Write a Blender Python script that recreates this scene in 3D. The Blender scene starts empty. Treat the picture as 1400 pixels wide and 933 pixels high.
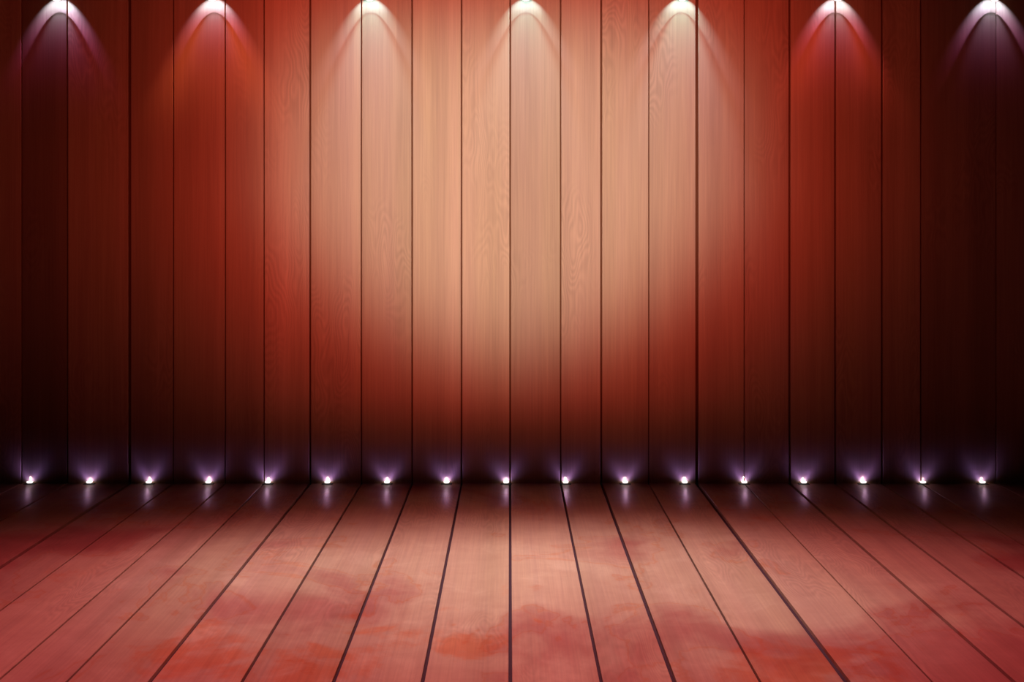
import bpy, bmesh, math, random
from mathutils import Vector, Matrix
random.seed(7)
S = 0.004                      # metres on the wall per photograph pixel (1400 x 933)
CX, HOR, FLOOR = 697.3, 324.0, 661.5
CAMH = (FLOOR - HOR) * S
DIST = 1400 * S
scene = bpy.context.scene
C = scene.collection

def wx(px): return (px - CX) * S
def wz(py): return (FLOOR - py) * S

# ------------------------------------------------------------------ helpers
def link(name, bm, mats, parent=None, loc=(0, 0, 0), smooth=False):
    me = bpy.data.meshes.new(name)
    bmesh.ops.recalc_face_normals(bm, faces=bm.faces[:])
    bm.to_mesh(me); bm.free()
    for m in (mats if isinstance(mats, (list, tuple)) else [mats]): me.materials.append(m)
    if smooth:
        for p in me.polygons: p.use_smooth = True
    o = bpy.data.objects.new(name, me); C.objects.link(o)
    o.location = loc
    if parent: o.parent = parent
    return o

def empty(name, label, cat, loc, group):
    o = bpy.data.objects.new(name, None); C.objects.link(o)
    o.empty_display_size = 0.05; o.location = loc
    o['label'] = label; o['category'] = cat; o['group'] = group
    return o

def lathe(bm, prof, seg=40, off=(0, 0, 0)):
    """turn a (radius, z) outline about the z axis"""
    rings = []
    for r, z in prof:
        if r < 1e-6:
            rings.append([bm.verts.new((off[0], off[1], off[2] + z))])
        else:
            rings.append([bm.verts.new((off[0] + r * math.cos(2 * math.pi * k / seg), off[1] + r * math.sin(2 * math.pi * k / seg), off[2] + z)) for k in range(seg)])
    for a, b in zip(rings, rings[1:]):
        if len(a) == 1 and len(b) == 1: continue
        for k in range(seg):
            k2 = (k + 1) % seg
            if len(a) == 1: bm.faces.new((a[0], b[k2], b[k]))
            elif len(b) == 1: bm.faces.new((a[k], a[k2], b[0]))
            else: bm.faces.new((a[k], a[k2], b[k2], b[k]))

def prism(bm, x0, x1, y0, y1, z0, z1, bev=0.0, seg=2, taper=0.0):
    r = bmesh.ops.create_cube(bm, size=1.0)
    vs = r['verts']
    for v in vs:
        top = v.co.z > 0
        g = taper if top else 0.0
        v.co = Vector(((x0 - g if v.co.x < 0 else x1 + g), (y0 - g * .5 if v.co.y < 0 else y1), (z1 if top else z0)))
    if bev > 0:
        es = list({e for v in vs for e in v.link_edges})
        bmesh.ops.bevel(bm, geom=es, offset=bev, segments=seg, affect='EDGES', profile=0.5)

# small expression builder for node trees
class X:
    nt = None
    def __init__(s, v): s.v = v
    @staticmethod
    def op(o, *a, clamp=False):
        n = X.nt.nodes.new('ShaderNodeMath'); n.operation = o; n.use_clamp = clamp
        for i, q in enumerate(a):
            q = q.v if isinstance(q, X) else q
            if isinstance(q, (int, float)): n.inputs[i].default_value = q
            else: X.nt.links.new(q, n.inputs[i])
        return X(n.outputs[0])
    def __add__(s, o): return X.op('ADD', s, o)
    __radd__ = __add__
    def __sub__(s, o): return X.op('SUBTRACT', s, o)
    def __rsub__(s, o): return X.op('SUBTRACT', o, s)
    def __mul__(s, o): return X.op('MULTIPLY', s, o)
    __rmul__ = __mul__
    def __truediv__(s, o): return X.op('DIVIDE', s, o)
    def __rtruediv__(s, o): return X.op('DIVIDE', o, s)
    def __pow__(s, o): return X.op('POWER', s, o)
def absx(a): return X.op('ABSOLUTE', a)
def maxx(a, b): return X.op('MAXIMUM', a, b)
def minx(a, b): return X.op('MINIMUM', a, b)
def expx(a): return X.op('EXPONENT', a)
def sqrtx(a): return X.op('SQRT', a)
def sstep(a, lo, hi):
    n = X.nt.nodes.new('ShaderNodeMapRange'); n.interpolation_type = 'SMOOTHSTEP'
    X.nt.links.new(a.v, n.inputs['Value'])
    n.inputs['From Min'].default_value = lo; n.inputs['From Max'].default_value = hi
    return X(n.outputs['Result'])

ALB = (0.52, 0.29, 0.19)       # mean colour of the varnished boards

def beam(name, loc, aim, target, parent=None, watt=1.0):
    """A stage lamp with a beam profile (as an IES or gobo lens gives): target(u, v) returns
    (r, g, b) expressions of the light falling on the plane in front, u and v in metres there."""
    L = bpy.data.lights.new(name, 'POINT')
    L.shadow_soft_size = 0.0
    o = bpy.data.objects.new(name, L); C.objects.link(o)
    if aim == 'wall':
        d = -(loc[1]); o.rotation_euler = (math.pi / 2, 0, 0)
    else:
        d = loc[2]; o.rotation_euler = (0, 0, 0)
    L.energy = 4 * math.pi ** 2 * d * d * watt
    L.use_nodes = True
    nt = L.node_tree; X.nt = nt; nt.nodes.clear()
    out = nt.nodes.new('ShaderNodeOutputLight'); em = nt.nodes.new('ShaderNodeEmission')
    tc = nt.nodes.new('ShaderNodeTexCoord'); sp = nt.nodes.new('ShaderNodeSeparateXYZ')
    nt.links.new(tc.outputs['Normal'], sp.inputs[0])
    nx, ny, nz = (X(sp.outputs[i]) for i in range(3))
    sg = SIGN
    zz = maxx(nz * (-sg), 0.004)
    u = nx * sg / zz * d
    v = ny * sg / zz * d
    r, g, b = target(u, v)
    flat = X.op('GREATER_THAN', nz * (-sg), 0.006) / (zz * zz * zz)      # even field over the plane
    cc = nt.nodes.new('ShaderNodeCombineColor')
    for i, q in enumerate((r, g, b)):
        q = q * flat * (1.0 / watt)
        nt.links.new(q.v, cc.inputs[i])
    nt.links.new(cc.outputs[0], em.inputs['Color'])
    em.inputs['Strength'].default_value = 1.0
    nt.links.new(em.outputs[0], out.inputs[0])
    o.location = loc
    if parent:
        o.parent = parent; o.location = Vector(loc) - parent.location
    return o
SIGN = 1.0

# ------------------------------------------------------------------ materials
def wood(name, along, tones, stains=False, rough=0.5, spec=0.25):
    m = bpy.data.materials.new(name); m.use_nodes = True
    nt = m.node_tree; X.nt = nt
    bs = nt.nodes['Principled BSDF']
    N = nt.nodes.new; Lk = nt.links.new
    tc = N('ShaderNodeTexCoord')
    at = N('ShaderNodeAttribute'); at.attribute_name = 'board'
    board = X(at.outputs['Fac'])
    tn = N('ShaderNodeAttribute'); tn.attribute_name = 'tone'
    tone = X(tn.outputs['Fac'])
    sep = N('ShaderNodeSeparateXYZ'); Lk(tc.outputs['Object'], sep.inputs[0])
    x, y, z = (X(sep.outputs[i]) for i in range(3))
    a, l = (x, z) if along == 'z' else (x, y)
    def comb(p, q, w=0.0):
        c = N('ShaderNodeCombineXYZ')
        for i, k in enumerate((p, q, w)):
            k = k.v if isinstance(k, X) else k
            if isinstance(k, (int, float)): c.inputs[i].default_value = k
            else: Lk(k, c.inputs[i])
        return c.outputs[0]
    def noise(vec, w, scale, detail=4, rough=.55, dist=0.0):
        n = N('ShaderNodeTexNoise'); n.noise_dimensions = '4D'
        Lk(vec, n.inputs['Vector'])
        w = w.v if isinstance(w, X) else w
        if isinstance(w, (int, float)): n.inputs['W'].default_value = w
        else: Lk(w, n.inputs['W'])
        n.inputs['Scale'].default_value = scale; n.inputs['Detail'].default_value = detail
        n.inputs['Roughness'].default_value = rough; n.inputs['Distortion'].default_value = dist
        return X(n.outputs['Fac'])
    bw = board * 37.0
    HUE = .13 if not stains else .12
    fine = noise(comb(a * 60.0, l * 1.1), bw, 2.0, 5, .6)               # thin fibres
    band = noise(comb(a * 11.0, l * 0.16), bw + 5.0, 1.0, 3, .5)        # broad streaks
    warp = noise(comb(a * 5.0, l * 1.3), bw + 9.0, 1.0, 2, .5)          # cathedral rings
    ringv = X.op('SINE', warp * 210.0)
    ringm = sstep(noise(comb(a * 2.0, l * .8), bw + 3.0, 1.3, 1, .5), .50, .66)
    rings = ringv * ringm
    val = 1.0 + (fine - .5) * (.46 if not stains else .5) + (band - .5) * (.6 if not stains else .45) + rings * .075
    val = val * tone
    hue = noise(comb(a * 7.0, l * 0.25), bw + 2.0, 1.0, 2, .5) - .5
    r = val * ALB[0]
    g = val * ALB[1] * (1.0 + (fine - .5) * .12 + hue * HUE)
    b = val * ALB[2] * (1.0 + hue * -.1)
    if stains:
        cl = noise(comb(x, y * .95), 4.2, 1.7, 5, .55, .5)
        def spot(cx, cy, sx, sy):
            p_, q_ = (x - cx) / sx, (y + cy) / sy
            return expx((p_ * p_ + q_ * q_) * -1.0)
        zone = spot(-.72, 1.88, .36, .24) + spot(.17, 2.28, .22, .36) + spot(2.15, 1.38, .28, .14) + spot(1.48, 2.1, .38, .40) * .8 + spot(.95, 2.25, .26, .22) + spot(-2.0, 1.1, .5, .2) * .6
        blot = maxx(sstep(cl, .50, .74) * .8, sstep(cl + zone * .18, .52, .72))
        tide = expx(((cl - .555) / .006) ** 2.0 * -1.0) * .30
        cl2 = noise(comb(x, y * 1.0), 8.8, 3.4, 6, .62, .8)
        pale = sstep(cl2, .50, .68)
        cl3 = noise(comb(x * 1.1, y * 1.1), 2.5, 2.6, 6, .62, .5)
        ozone = spot(-.72, 2.42, .48, .30) + spot(.95, 2.38, .50, .30) + spot(-.14, 2.22, .12, .14) * .8
        orange = sstep(cl3 + ozone * .22 - .125, .48, .60) * (1.0 - pale * .7)
        smear = noise(comb(x * 3.0, y * 6.0), 6.0, 2.0, 6, .65, .4) - .5
        r = r * (1.0 - blot * .25) * (1.0 + pale * .10 + smear * .25) * (1.0 + orange * .04)
        g = g * (1.0 - tide * .6) * (1.0 - blot * .56) * (1.0 + pale * .16 + smear * .38) * (1.0 - orange * .36)
        b = b * (1.0 - tide) * (1.0 - blot * .50) * (1.0 + pale * .18 + smear * .38) * (1.0 - orange * .52)
    cc = N('ShaderNodeCombineColor')
    for i, q in enumerate((r, g, b)):
        q = X.op('ADD', q, 0.0, clamp=True); Lk(q.v, cc.inputs[i])
    Lk(cc.outputs[0], bs.inputs['Base Color'])
    bs.inputs['Specular IOR Level'].default_value = spec
    rr = (fine - .5) * .12 + rough
    if stains: rr = rr + blot * .06
    Lk(rr.v, bs.inputs['Roughness'])
    bp = N('ShaderNodeBump'); bp.inputs['Strength'].default_value = .10 if stains else .012; bp.inputs['Distance'].default_value = .002
    h = fine + rings * .05
    Lk(h.v, bp.inputs['Height']); Lk(bp.outputs[0], bs.inputs['Normal'])
    return m

def plain(name, col, rough=.5, metal=0.0, emit=None, strength=0.0):
    m = bpy.data.materials.new(name); m.use_nodes = True
    nt = m.node_tree; bs = nt.nodes['Principled BSDF']
    nz = nt.nodes.new('ShaderNodeTexNoise'); nz.inputs['Scale'].default_value = 60
    rp = nt.nodes.new('ShaderNodeMapRange'); rp.inputs['To Min'].default_value = rough * .8; rp.inputs['To Max'].default_value = min(1, rough * 1.2)
    nt.links.new(nz.outputs['Fac'], rp.inputs['Value']); nt.links.new(rp.outputs['Result'], bs.inputs['Roughness'])
    bs.inputs['Base Color'].default_value = (*col, 1); bs.inputs['Metallic'].default_value = metal
    if emit:
        bs.inputs['Emission Color'].default_value = (*emit, 1); bs.inputs['Emission Strength'].default_value = strength
    return m

M_WALL = wood('wall_wood', 'z', None, rough=.55, spec=.12)
M_FLOOR = wood('floor_wood', 'y', None, stains=True, rough=.42, spec=.28)
M_GAP = plain('gap_backing_board', (.13, .030, .004), .8)
M_FGAP = plain('floor_joist_wood', (.05, .014, .022), .8)
M_BLACK = plain('black_metal', (.012, .011, .013), .45, .6)
M_FLENS = plain('footlight_glass', (.8, .78, .8), .3, 0, (1.0, .93, .88), 1.4)
M_SLENS = plain('spotlight_glass', (.8, .78, .8), .3, 0, (1.0, .95, .90), 1.2)

# ------------------------------------------------------------------ the setting
SEAMS = [(29.5, 1.5), (92, 2.2), (177, 4.2), (237, 1.7), (308, 1.7), (361, 1.7), (424, 2.7), (494, 2.0), (563.5, 2.2),
         (631, 2.2), (697.5, 2.2), (766.5, 2.0), (822, 2.7), (887, 1.6), (953, 4.2), (1017.5, 1.2), (1079.5, 2.9),
         (1142, 2.6), (1206, 2.7), (1259, 1.8), (1362, 1.2)]
TONES = {29.5: 1.0, 92: .62, 177: 1.0, 237: .84, 308: .93, 361: .98, 424: 1.16, 494: 1.0, 563.5: .98, 631: 1.03, 697.5: 1.02,
         766.5: .92, 822: 1.02, 887: 1.03, 953: .98, 1017.5: .97, 1079.5: .98, 1142: .97, 1206: 1.0, 1259: 1.0, 1362: .8}
p = 29.5; w_ = []
while p > -1150: p -= random.choice((62, 66, 70, 84)); w_.append((p, random.choice((1.5, 2.2, 3))))
SEAMS = w_[::-1] + SEAMS
p = 1362
while p < 2550: p += random.choice((62, 66, 70, 84)); SEAMS.append((p, random.choice((1.5, 2.2, 3))))

def boards(name, mat, lo, hi, plane, thick=.018, tones=None, gap=1.0):
    """one mesh of long boards with eased edges, over a dark backing seen in the gaps"""
    bm = bmesh.new()
    kb = bm.verts.layers.float.new('board'); kt = bm.verts.layers.float.new('tone')
    for i in range(len(SEAMS) - 1):
        (p0, g0), (p1, g1) = SEAMS[i], SEAMS[i + 1]
        x0, x1 = wx(p0 + g0 * gap / 2), wx(p1 - g1 * gap / 2)
        bv = .0013
        pts = [(x0, thick), (x0, bv), (x0 + bv, 0), (x1 - bv, 0), (x1, bv), (x1, thick)]
        t = (tones or {}).get(p1, random.uniform(.9, 1.05))
        rows = []
        for e in (lo, hi):
            row = []
            for (x, dp) in pts:
                v = bm.verts.new((x, dp, e) if plane == 'wall' else (x, e, -dp))
                v[kb] = i * .173 + .11; v[kt] = t
                row.append(v)
            rows.append(row)
        for k in range(5): bm.faces.new((rows[0][k], rows[0][k + 1], rows[1][k + 1], rows[1][k]))
        bm.faces.new(rows[0]); bm.faces.new(rows[1][::-1])
    n0 = len(bm.faces)
    xa, xb = wx(SEAMS[0][0]), wx(SEAMS[-1][0])
    if plane == 'wall': prism(bm, xa, xb, thick - .004, thick + .03, lo, hi)
    else: prism(bm, xa, xb, lo, hi, -thick - .03, -thick + .004)
    bm.faces.ensure_lookup_table()
    for f in bm.faces[n0:]: f.material_index = 1
    o = link(name, bm, [mat, M_GAP if plane == 'wall' else M_FGAP])
    o['kind'] = 'structure'
    return o
wall = boards('wall_back', M_WALL, 0.0, 4.2, 'wall', tones=TONES)
wall['label'] = 'back wall of upright red brown wooden boards'; wall['category'] = 'wall'
floor = boards('floor', M_FLOOR, -7.5, 0.02, 'floor', gap=1.25)
floor['label'] = 'stage floor of long stained red brown boards'; floor['category'] = 'floor'

# ------------------------------------------------------------------ stage lamps out in front (above the frame)
WALLP = (0.0, -4.6, 3.3)
def px_uv(u, v, L):            # wall pixel coordinates from beam-plane metres
    return (u + L[0]) / S + CX, FLOOR - (v + L[2]) / S
def wash(u, v):
    px, py = px_uv(u, v, WALLP)
    def blob(cx, cy, sx, st, sb, n, pt=2.0, pb=2.0):
        dx = absx(px - cx) / sx; dy = py - cy
        up = maxx(dy * (-1.0 / st), 0.0); dn = maxx(dy / sb, 0.0)
        low = X.op('GREATER_THAN', dy, 0.0)
        rt = (dx ** pt + up ** pt) ** (n / pt)
        rb = (dx ** pb + dn ** pb) ** (n / pb)
        return expx((rt * (1.0 - low) + rb * low) * -1.0)
    white = blob(695, 245, 289, 228, 238, 4.6, 3.0, 1.7)
    red = blob(693, 235, 410, 440, 308, 3.5, 2.6, 1.85)
    deep = blob(600, 200, 640, 520, 330, 4, 3.0, 2.0)
    foot = sstep(py, 642, 530)
    r = (white * .20 + red * .37 + deep * .050) * (1 / ALB[0])
    g = (white * .272 + red * .022 + deep * .0030) * (1 / ALB[1])
    b = (white * .163 + red * .009 + deep * .0008) * (1 / ALB[2])
    return r * foot, g * foot, b * foot
beam('stage_wash', WALLP, 'wall', wash)

FLP = (0.0, -2.2, 4.5)
def fwash(u, v):
    x = u + FLP[0]; y = (v + FLP[1]) * -1.0        # y = metres out from the wall
    ye = y + absx(x) * absx(x) * -.05
    edge = sstep(ye, .24, 1.24)
    edgew = sstep(ye, .38, 1.34)
    def blob(cx, cy, sx, sy, n):
        dx = absx(x - cx) / sx; dy = absx(y - cy) / sy
        return expx(((dx * dx + dy * dy) ** (n / 2)) * -1.0)
    pools = blob(-.95, 1.45, .50, .62, 2.4) * .62 + blob(-.1, 1.45, .55, .72, 2.4) * .85 + blob(.62, 1.25, .52, .60, 2.4) * .62 + blob(1.0, 1.95, .5, .5, 2.4) * .45
    white = blob(0.0, 1.55, 1.6, 1.0, 4) * .24 + pools * 1.03
    red = blob(-.08, 1.95, 2.55, 1.8, 4)
    r = (white * .275 * edgew + red * .36 * edge) * (1 / ALB[0])
    g = (white * .220 * edgew + red * .048 * edge) * (1 / ALB[1])
    b = (white * .148 * edgew + red * .044 * edge) * (1 / ALB[2])
    return r, g, b
beam('floor_wash', FLP, 'floor', fwash)

# ------------------------------------------------------------------ seven wall spotlights
def make_spot(k, px, label, prm):
    zt = wz(4.0)                                   # lowest point of the lens
    root = empty('wall_spotlight', label, 'spotlight', (wx(px), 0, zt), 'wall spotlights along the top of the boards')
    oy = -.047
    bm = bmesh.new(); lathe(bm, [(0, 0), (.008, .0006), (.015, .0028), (.020, .0062), (.0225, .0105), (.0225, .016), (0, .016)], 40, (0, oy, 0))
    link('lens', bm, M_SLENS, root, smooth=True)
    bm = bmesh.new(); lathe(bm, [(.0235, .012), (.030, .012), (.031, .016), (.031, .085), (.026, .118), (.015, .132), (0, .134)], 40, (0, oy, 0))
    lathe(bm, [(.0235, .012), (.0235, .030), (0, .030)], 40, (0, oy, 0))
    link('housing', bm, M_BLACK, root, smooth=True)
    bm = bmesh.new(); prism(bm, -.007, .007, oy + .029, -.008, .055, .071, .002)
    link('arm', bm, M_BLACK, root)
    bm = bmesh.new(); lathe(bm, [(0, 0), (.026, 0), (.026, .007), (.023, .010), (0, .010)], 32)
    bmesh.ops.rotate(bm, verts=bm.verts[:], cent=(0, 0, 0), matrix=Matrix.Rotation(math.pi / 2, 3, 'X'))
    bmesh.ops.translate(bm, verts=bm.verts[:], vec=(0, 0, .063))
    link('wall_plate', bm, M_BLACK, root)
    Lp = (wx(px), oy, wz(8.5))
    A, dec, inn, dinn, R, drd, wc, rc, core_k, arch = prm
    def tgt(u, v):
        w = absx(u) / S
        y = 8.5 - v / S
        yo = maxx(y + 1.5, .01)
        q1 = w * w / ((yo * yo + yo * 172.0) * .1325 + 20.0)
        top = sstep(y, -3.0, 3.0)
        out = sstep(q1, 1.95, .25) * top
        yi = maxx(y - 17.0, .01)
        q2 = w * w / ((yi * yi + yi * 172.0) * .1325 + 4.0)
        inside = sstep(q2, 1.1, .45) * sstep(y, 16.5, 24.0)
        rim = sstep(q2, 1.0, 1.35)                 # 0 under the dark arch, 1 in the outer band
        rim = maxx(rim, sstep(y, 18.5, 14.5)) * arch + (1.0 - arch)
        inside = inside * arch + sstep(q2, 1.1, .45) * sstep(y, 12.0, 24.0) * (1.0 - arch) * .6
        core = sstep(q2, 1.0, .05)
        redv = out * R * expx((maxx(y, .0) / drd) ** 3.0 * -1.0) * (sstep(q1, .0, .5) * .5 + .5) * sstep(y, 4.0, 40.0)
        cap = out * expx((absx(y - 6.0) / 10.0) ** 2.0 * -1.0) * .5
        res = []
        for c in range(3):
            f = ((1.2, .85, 1.0) if arch < 1 else (1.05, .70, .85))[c]
            bandv = out * rim * A * expx(maxx(y - 9.0, 0.0) * (-1.0 / (dec * f)))
            innv = inside * (core * core_k + (1.0 - core_k)) * inn * expx(yi * (-1.0 / (dinn * f)))
            res.append(((bandv + innv) * wc[c] + redv * rc[c] + cap) * (1 / ALB[c]))
        return res
    beam('beam', Lp, 'wall', tgt, root, 60.0)
LILAC, PINK, WARM = (.90, .74, .82), (.95, .66, .66), (.50, .85, .62)
REDC, ORC = (1, .06, .12), (1, .13, .035)
SP = [(82, 'wall spotlight at the dark left end of the boards, lilac glow', (1.45, 19, .45, 22, .06, 110, LILAC, REDC, .85, 1.0)),
      (293, 'wall spotlight with orange red glow left of the bright middle boards', (.95, 18, .36, 24, .31, 125, PINK, ORC, .85, 1.0)),
      (507, 'wall spotlight with cream glow, left one of the three on bright boards', (.75, 40, .50, 74, .06, 130, WARM, ORC, .45, .6)),
      (719, 'wall spotlight with cream glow at the very middle of the seven', (.75, 40, .50, 74, .06, 130, WARM, ORC, .45, .6)),
      (931, 'wall spotlight with cream glow, right one of the three on bright boards', (.75, 40, .50, 74, .06, 130, WARM, ORC, .45, .6)),
      (1142, 'wall spotlight with red glow right of the bright middle boards', (.95, 18, .36, 24, .24, 115, PINK, (1, .07, .03), .85, 1.0)),
      (1355, 'wall spotlight at the dark right end of the boards, dim violet glow', (1.25, 19, .36, 24, .02, 90, LILAC, REDC, .85, 1.0))]
for k, (px, lab, prm) in enumerate(SP): make_spot(k, px, lab, prm)

# ------------------------------------------------------------------ seventeen footlights
ORD = ['first', 'second', 'third', 'fourth', 'fifth', 'sixth', 'seventh', 'eighth']
def foot_label(i):
    if i < 8: return 'small white footlight at the foot of the wall, %s from the left end' % ORD[i]
    if i == 8: return 'small white footlight at the foot of the wall, the middle one of the row'
    return 'small white footlight at the foot of the wall, %s from the right end' % ORD[16 - i]
bm = bmesh.new(); prism(bm, -.030, .030, -.030, -.0005, 0.0002, .0028, .0008, 2); me_base = None
def foot_meshes():
    out = {}
    b = bm; out['base_plate'] = (b, M_BLACK, False)
    h = bmesh.new(); prism(h, -.0125, .0125, -.021, -.003, .0026, .0060, .001, 2, .001); out['housing'] = (h, M_BLACK, False)
    l = bmesh.new(); prism(l, -.0125, .0125, -.0205, -.004, .0058, .0150, .003, 3, .0045); out['lens'] = (l, M_FLENS, True)
    return out
protos = None
FB = None
for i in range(17):
    px = 42.3 + 81.2 * i
    root = empty('footlight', foot_label(i), 'footlight', (wx(px), 0, 0), 'footlights along the foot of the wall')
    if protos is None:
        protos = []
        for nm, (b, mt, sm) in foot_meshes().items(): protos.append(link(nm, b, mt, root, smooth=sm))
    else:
        for o in protos:
            c = o.copy(); c.parent = root; C.objects.link(c)
    Lz = .0185
    if FB is None:
        def ftgt(u, v):
            w = u / S; h = (v + Lz) / S - 0.0
            hh = maxx(h, .05)
            rho = sqrtx(w * w + h * h)
            th = X.op('ARCTAN2', absx(w), hh)
            lobe = expx(((absx(th - .52)) / .24) ** 2.0 * -1.0)
            fan = sstep(th, 1.35, .50)
            glow = (expx(rho * (-1 / 6.5)) * 1.4 + expx(rho * (-1 / 15.0)) * .27) * fan * (lobe * .5 + .66)
            core = expx((w / 4.2) ** 2.0 * -1.0 - ((h - 2.5) / 4.4) ** 2.0) * .8
            cut = sstep(rho, 110.0, 20.0)
            pur = glow * cut
            return ((pur * .60 + core) * (1 / ALB[0]), (pur * .26 + core * .92) * (1 / ALB[1]), (pur * .68 + core * .86) * (1 / ALB[2]))
        FB = beam('beam', (wx(px), -.013, Lz), 'wall', ftgt, root, 400.0)
        def spill(u, v):
            t = maxx(v * -1.0 + .035, .0)
            wd = t * .34 + .030
            f = expx((u / wd) ** 2.0 * -1.0) * sstep(t, .62, .12)
            near = expx(t * (-1 / .07)) * .055
            far = expx(t * (-1 / .25)) * .022
            return f * (near * 1.25 + far * .95), f * (near * .95 + far * .45), f * (near * .95 + far * .85)
        FS = beam('floor_beam', (wx(px), -.035, .035), 'floor', spill, root, 60.0)
    else:
        c = FS.copy(); c.parent = root; C.objects.link(c)
        c = FB.copy(); c.parent = root; C.objects.link(c)

# ------------------------------------------------------------------ camera, world, view
cam = bpy.data.cameras.new('camera'); co = bpy.data.objects.new('camera', cam); C.objects.link(co)
cam.sensor_width = 36; cam.lens = 36.0
co.location = (0, -DIST, CAMH); co.rotation_euler = (math.pi / 2, 0, 0)
cam.shift_x = (700 - CX) / 1400; cam.shift_y = (HOR - 466.5) / 1400
cam.clip_start = .05
scene.camera = co
wd = bpy.data.worlds.new('dark_hall'); scene.world = wd; wd.use_nodes = True
wd.node_tree.nodes['Background'].inputs[0].default_value = (.9, .5, .5, 1)
wd.node_tree.nodes['Background'].inputs[1].default_value = 0.002
scene.view_settings.view_transform = 'Standard'; scene.view_settings.look = 'None'
scene.cycles.use_adaptive_sampling = False
scene.view_settings.exposure = 0.0; scene.view_settings.gamma = 1.0
scene.view_settings.use_curve_mapping = False
